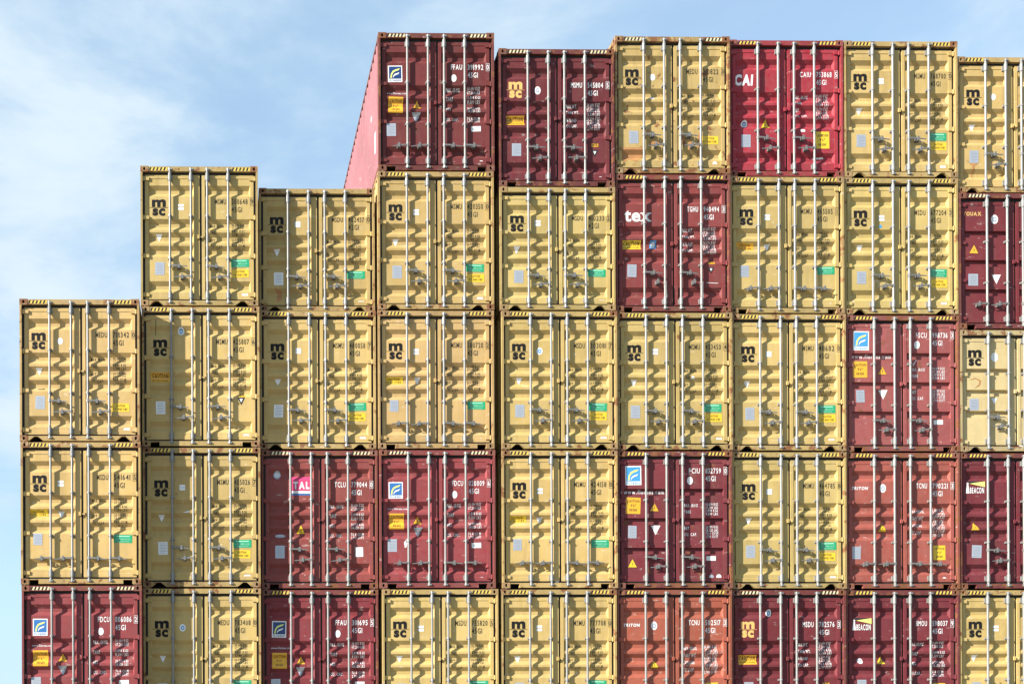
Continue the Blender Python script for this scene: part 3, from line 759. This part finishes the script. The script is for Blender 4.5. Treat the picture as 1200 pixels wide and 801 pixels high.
S[3, 5] = dict(col=RED, rust=0.34, sill='rect', hz='hy', hanging=True, dec=[(tex_logo, -1), (caution_band, -1, 0.148, 0.500, 0.40, 0.18, 'sy', True), (blue_badge, -1, 0.338, 0.500), (data_plate, -1, 0.148, 0.692), (serial, 1, ('TGHU', '940494', '3'), 'white', 0.262),
    (weights, 1, 'white', 0.392, 0.050, WLABM, 0.064), (caution_band, 1, 0.842, 0.632, 0.13, 0.06, 'so', False), (tri_down, 1, 0.842, 0.690, 0.13, 'sk', 'sw'), (small_tag, 1, 0.892, 0.930, 0.10, 0.03)])
S[3, 6] = dict(col=ycol(-0.01), sill='rect', handles='B', dec=std_b(('MSMU', '465505', '1'), 'so'))
S[3, 7] = dict(col=ycol(0, 1.02), dec=std_a(('MSDU', '677204', '3'), extra=[(round_badge, -1, 0.33, 0.345, 0.03, 0.035, 'sbl')]))
S[3, 8] = dict(col=(0.20, 0.040, 0.048), kind=3, sill='rect', handles='B', hz='hw', dec=[(name_logo, -1, 'TOUAX', 0.055, 0.158, 0.075, 0.39, 'gold', 0.0), (round_badge, -1, 0.338, 0.182, 0.075, 0.098, 'sw', 'plate'), (tri_up, -1, 0.148, 0.405, 0.21, 'so'),
    (data_plate, -1, 0.145, 0.628, 0.21, 0.25), (tri_down, -1, 0.345, 0.620, 0.20), (serial, 1, ('TOLU', '471863', '4'), 'white', 0.16), (weights, 1, 'white', 0.40, 0.046, WLAB, 0.06, 0.59, False, 0.2)])
S[2, 0] = dict(col=ycol(0.03, 1.0, 0.01), rust=0.30, dec=std_a(('MEDU', '718342', '0'), 'round', gr=False))
S[2, 1] = dict(col=ycol(0, 0.97), sill='rect', dec=[d for d in std_a(('MSMU', '425807', '6'), None, None, plate='sw', pv=(0.152, 0.722), gr=False, ye=False)] + [(round_badge, -1, 0.336, 0.165, 0.068, 0.084, 'sw', 'sbl'), (caution_band, -1, 0.150, 0.502, 0.39, 0.19, 'so', True),
    (caution_band, 1, 0.848, 0.628, 0.13, 0.05, 'sy', False), (tri_down, 1, 0.842, 0.672, 0.16, 'sk', 'sw')])
S[2, 2] = dict(col=ycol(0.01), dec=std_a(('MSMU', '480058', '7'), 'tag', plate='sw'))
S[2, 3] = dict(col=ycol(0.03, 1.0, 0.01), sill='rect', handles='B', dec=std_b(('MSMU', '580728', '2')))
S[2, 4] = dict(col=ycol(0.015), dec=std_a(('MSDU', '303081', '7'), 'ring'))
S[2, 5] = dict(col=ycol(0, 0.96), rust=0.36, dec=std_a(('MSMU', '453450', '4'), extra=[(rust_patch, 1, [(0.645, 0.475), (0.69, 0.475), (0.665, 0.452)], 'sw')]))
S[2, 6] = dict(col=ycol(0, 1.0), rust=0.25, dec=std_a(('MSMU', '411682', '0'), 'tag'))
S[2, 7] = dict(col=(0.37, 0.108, 0.105), kind=3, sill='rect', handles='A3', rust=0.42, hz='hy', frame=0.8, dec=flor3(('FSCU', '998736', '3')))
S[2, 8] = dict(col=(0.44, 0.345, 0.170), kind=3, hazard=False, rust=0.36, dec=[(msc, -1, 0.145, 0.225), (round_badge, -1, 0.322, 0.222, 0.078, 0.098), (data_plate, -1, 0.136, 0.605, 0.20, 0.245), (tri_down, -1, 0.318, 0.580, 0.13),
    (serial, 1, ('MSCU', '867250', '1'), 'faded', 0.25, '42G1'), (weights, 1, 'faded', 0.42, 0.05), (round_badge, 1, 0.555, 0.925, 0.06, 0.09)])
S[1, 0] = dict(col=ycol(0.02, 1.04), sill='rect', handles='B', dec=std_b(('MSDU', '541641', '5')))
S[1, 1] = dict(col=ycol(), dec=std_a(('MSMU', '405026', '7'), 'tag', plate='sw', extra=[(rust_patch, -1, [(0.335, 0.462), (0.40, 0.447), (0.39, 0.462)], 'sw')]))
S[1, 2] = dict(col=(0.30, 0.078, 0.07), sill='rect', hz='hw', frame=0.85, rust=0.26, dec=[(tal_logo, -1), (round_badge, -1, 0.138, 0.172, 0.075, 0.09, 'plate', 'sw'), (tri_up, -1, 0.338, 0.568, 0.19), (round_badge, -1, 0.158, 0.616, 0.11, 0.036, 'plate'), (data_plate, -1, 0.155, 0.735, 0.195, 0.265), (serial, 1, ('TCLU', '779044', '0'), 'white', 0.262),
    (weights, 1, 'white', 0.400, 0.070, WLAB, 0.066), (white_tag, 1, 0.838, 0.735, 0.165, 0.20, False), (small_tag, 1, 0.888, 0.925)])
S[1, 3] = dict(col=(0.31, 0.066, 0.072), sill='rect', handles='B', hz='hw', dec=flor5(('FDCU', '020009', '6')))
S[1, 4] = dict(col=ycol(0.02, 1.03), sill='rect', handles='B', dec=std_b(('MSMU', '424158', '0'), tagmat='sb', extra=[(rust_patch, -1, [(0.462, 0.915), (0.492, 0.90), (0.496, 0.955), (0.465, 0.955)], 'sw')]))
S[1, 5] = dict(col=(0.215, 0.045, 0.055), kind=3, sill='rect', handles='A3', rust=0.45, hz='hy', frame=0.8, dec=flor3(('FCIU', '832759', '0')) + [(tri_up, -1, 0.140, 0.812, 0.20), (round_badge, 1, 0.888, 0.915, 0.055, 0.055), (round_badge, 1, 0.825, 0.915, 0.05, 0.05, 'plate')])
S[1, 6] = dict(col=ycol(-0.005, 1.0), rust=0.28, dec=std_a(('MSMU', '464785', '8'), 'tag'))
S[1, 7] = dict(col=(0.39, 0.112, 0.088), sill='rect', handles='B', rust=0.34, frame=0.82, dec=triton(('TCNU', '790221', '3')))
S[1, 8] = dict(col=(0.19, 0.038, 0.048), sill='rect', rust=0.28, hz='hy', dec=[(beacon_logo, -1), (tri_up, -1, 0.150, 0.535, 0.20, 'so'), (data_plate, -1, 0.160, 0.722, 0.21, 0.27), (serial, 1, ('BMOU', '415906', '8'), 'white'), (weights, 1, 'white', 0.4, 0.07, WLAB, 0.066)])
S[0, 0] = dict(col=(0.29, 0.062, 0.068), sill='rect', hz='hw', dec=flor5(('FDCU', '006086', '2')))
S[0, 1] = dict(col=ycol(), dec=std_a(('MEDU', '783408', '0'), 'ring'))
S[0, 2] = dict(col=(0.24, 0.047, 0.055), sill='rect', handles='B', hz='hy', dec=flor5(('FFAU', '301695', '5'), 'snv'))
S[0, 3] = dict(col=ycol(0.01, 1.03), dec=std_a(('MSDU', '755820', '5')))
S[0, 4] = dict(col=ycol(0.01, 1.03), dec=std_a(('MSMU', '777708', '0')))
S[0, 5] = dict(col=ORG, sill='rect', hz='hy', rust=0.30, frame=0.72, dec=triton(('TCNU', '502517', '3')))
S[0, 6] = dict(col=(0.185, 0.036, 0.044), sill='rect', hz='hw', dec=redmsc(('MSDU', '782576', '3')) + [(round_badge, -1, 0.338, 0.165, 0.062, 0.08, 'sw', 'sbl')])
S[0, 7] = dict(col=(0.195, 0.038, 0.048), sill='rect', hz='hy', dec=[(beacon_logo, -1), (round_badge, -1, 0.145, 0.515, 0.06, 0.06, 'sw', 'plate'), (tri_up, -1, 0.325, 0.515, 0.19), (data_plate, -1, 0.155, 0.70), (serial, 1, ('BMOU', '598037', '9'), 'white', 0.262),
    (weights, 1, 'white', 0.395, 0.071, ('MAX.GROSS', 'TARE', 'NET', 'CU.CAP.'), 0.066), (caution_box, 1, 0.835, 0.735, 0.26, 0.31, 'sy')])
S[0, 8] = dict(col=ycol(0.015, 1.02), dec=std_a(('MSMU', '519274', '6')))

def marks(key, *polys, mat='faded', side=-1):
    S[key]['dec'] = list(S[key]['dec']) + [(rust_patch, side, p, mat) for p in polys]
marks((3, 2), [(0.135, 0.80), (0.20, 0.82), (0.195, 0.90), (0.15, 0.915), (0.16, 0.85)], mat='orust')
marks((2, 1), [(0.118, 0.065), (0.124, 0.065), (0.116, 0.20), (0.112, 0.20)])
marks((2, 0), [(0.15, 0.622), (0.205, 0.618), (0.205, 0.626), (0.15, 0.629)])
marks((2, 8), [(0.09, 0.41), (0.15, 0.385), (0.20, 0.41), (0.19, 0.45), (0.14, 0.475), (0.18, 0.44), (0.185, 0.415), (0.15, 0.395)], mat='orust')
marks((2, 7), [(0.60, 0.36), (0.635, 0.32), (0.638, 0.325), (0.605, 0.365)], mat='white', side=1)
marks((3, 5), [(0.80, 0.778), (0.90, 0.782), (0.90, 0.786), (0.80, 0.782)], mat='white', side=1)
marks((4, 6), [(0.74, 0.845), (0.84, 0.838), (0.85, 0.85), (0.76, 0.855)], mat='white', side=1)
marks((1, 3), [(0.215, 0.665), (0.245, 0.635), (0.25, 0.655), (0.235, 0.70), (0.222, 0.705)], mat='white')
marks((0, 3), [(0.30, 0.145), (0.33, 0.142), (0.335, 0.153), (0.305, 0.156)], mat='orust')
marks((4, 5), [(0.06, 0.60), (0.085, 0.59), (0.08, 0.63), (0.065, 0.655)], [(0.265, 0.68), (0.31, 0.665), (0.29, 0.72)], [(0.30, 0.75), (0.40, 0.755), (0.39, 0.775), (0.31, 0.78)], [(0.475, 0.70), (0.49, 0.66), (0.495, 0.80), (0.48, 0.83)], mat='orust')
marks((4, 5), [(0.59, 0.70), (0.61, 0.69), (0.62, 0.745), (0.60, 0.76)], [(0.64, 0.78), (0.665, 0.73), (0.68, 0.75), (0.65, 0.83)], [(0.73, 0.70), (0.745, 0.69), (0.742, 0.86), (0.732, 0.87)], mat='orust', side=1)

X = {
    4: {3: 7.556, 4: 10.099, 5: 12.569, 6: 15.043, 7: 17.504, 8: 19.954},
    3: {1: 2.576, 2: 5.044, 3: 7.533, 4: 10.098, 5: 12.568, 6: 15.031, 7: 17.494, 8: 19.952},
    2: {0: 0.131, 1: 2.595, 2: 5.045, 3: 7.524, 4: 10.126, 5: 12.591, 6: 15.044, 7: 17.512, 8: 19.966},
    1: {0: 0.147, 1: 2.605, 2: 5.072, 3: 7.541, 4: 10.124, 5: 12.581, 6: 15.048, 7: 17.505, 8: 19.959},
    0: {0: 0.162, 1: 2.607, 2: 5.077, 3: 7.593, 4: 10.099, 5: 12.564, 6: 15.033, 7: 17.492, 8: 19.942},
}
D = {
    4: {3: -0.056, 4: -0.032, 5: 0.007, 6: 0.101, 7: 0.109, 8: 0.135},
    3: {1: -0.221, 2: 0.045, 3: -0.069, 4: -0.055, 5: 0.002, 6: 0.069, 7: 0.101, 8: 0.106},
    2: {0: -0.572, 1: -0.23, 2: -0.037, 3: -0.073, 4: -0.063, 5: -0.006, 6: 0.053, 7: 0.101, 8: 0.102},
    1: {0: -0.6, 1: -0.228, 2: -0.03, 3: -0.065, 4: -0.051, 5: -0.001, 6: 0.062, 7: 0.106, 8: 0.124},
    0: {0: -0.603, 1: -0.226, 2: -0.025, 3: -0.069, 4: -0.043, 5: 0.007, 6: 0.072, 7: 0.11, 8: 0.124},
}
LOOK = {
    (4, 3): 'maroon container with navy square logo', (4, 4): 'maroon container with gold logo', (4, 5): 'rust-stained yellow container with rusty doors', (4, 6): 'crimson container with white lettering',
    (4, 7): 'yellow container with green sticker', (4, 8): 'yellow container with white smear', (3, 1): 'yellow container with black logo', (3, 2): 'lower yellow container without hazard stripes', (3, 3): 'yellow container with green sticker',
    (3, 4): 'lower yellow container without hazard stripes', (3, 5): 'red container lettered in white serif', (3, 6): 'yellow container with orange caution strip', (3, 7): 'yellow container with green sticker', (3, 8): 'dark red container with three grooves',
    (2, 0): 'tan container with round white sticker', (2, 1): 'yellow container with orange caution band', (2, 2): 'yellow container with green sticker', (2, 3): 'tan container with yellow caution strip', (2, 4): 'yellow container with ringed sticker',
    (2, 5): 'yellow container with rusty posts', (2, 6): 'yellow container with green sticker', (2, 7): 'brick red container with blue logo', (2, 8): 'lower cream container with three grooves',
    (1, 0): 'yellow container with yellow caution strip', (1, 1): 'yellow container with white plate', (1, 2): 'red container with magenta logo', (1, 3): 'red container with blue logo', (1, 4): 'yellow container with blue dot',
    (1, 5): 'grimy maroon container with blue logo', (1, 6): 'yellow container with green sticker', (1, 7): 'rusty red container with yellow sticker', (1, 8): 'maroon container with yellow beam logo',
    (0, 0): 'red container with blue logo', (0, 1): 'yellow container with round sticker', (0, 2): 'red container with navy logo', (0, 3): 'yellow container with black logo', (0, 4): 'yellow container with black logo', (0, 5): 'orange red container with white disc',
    (0, 6): 'maroon container with gold logo', (0, 7): 'maroon container with yellow beam logo', (0, 8): 'yellow container with black logo'}
ORD = ('first', 'second', 'third', 'fourth', 'fifth', 'sixth', 'seventh', 'eighth', 'ninth')
SHORT = {(3, 2), (3, 4), (2, 8)}
for c in range(9):
    z = HC + GAP; tiers = [l for l in range(5) if (l, c) in S]
    for l in tiers:
        H = STD if (l, c) in SHORT else HC
        root, doors = build_container((l, c), X[l][c], D[l][c], z, H, S[l, c])
        n = max(tiers) - l
        pos = 'topmost' if n == 0 else ORD[n] + ' from top'
        root['label'] = '%s, %s of %s stack from low end' % (LOOK[l, c], pos, ORD[c])
        root['category'] = 'container'; root['group'] = 'stacked shipping containers'
        if (l, c) == (4, 3):      # plates on the side wall that faces the sun
            mb = MB(); mb.box(-HW - 0.003, -HW + 0.0, 0.40, 0.52, 0.62, 1.06, 'sw'); mb.box(-HW - 0.003, -HW + 0.0, 0.95, 1.05, 1.62, 1.72, 'sw')
            obj('side_sticker', mb.mesh('side_sticker'), root)
        z += H + GAP
    # the tier on the yard that carries the stack
    root, doors = build_container((-1, c), X[0][c] + 0.01, D[0][c], 0.0, HC, dict(col=(ycol(), MAR, ycol(0.01), RED, ycol(), BRK, ycol(), MAR, ycol())[c], sill='tri' if c % 2 == 0 else 'rect'))
    root['label'] = 'unlettered bottom tier container on the yard, under the %s stack from low end' % ORD[c]; root['category'] = 'container'; root['group'] = 'bottom tier containers on the yard'
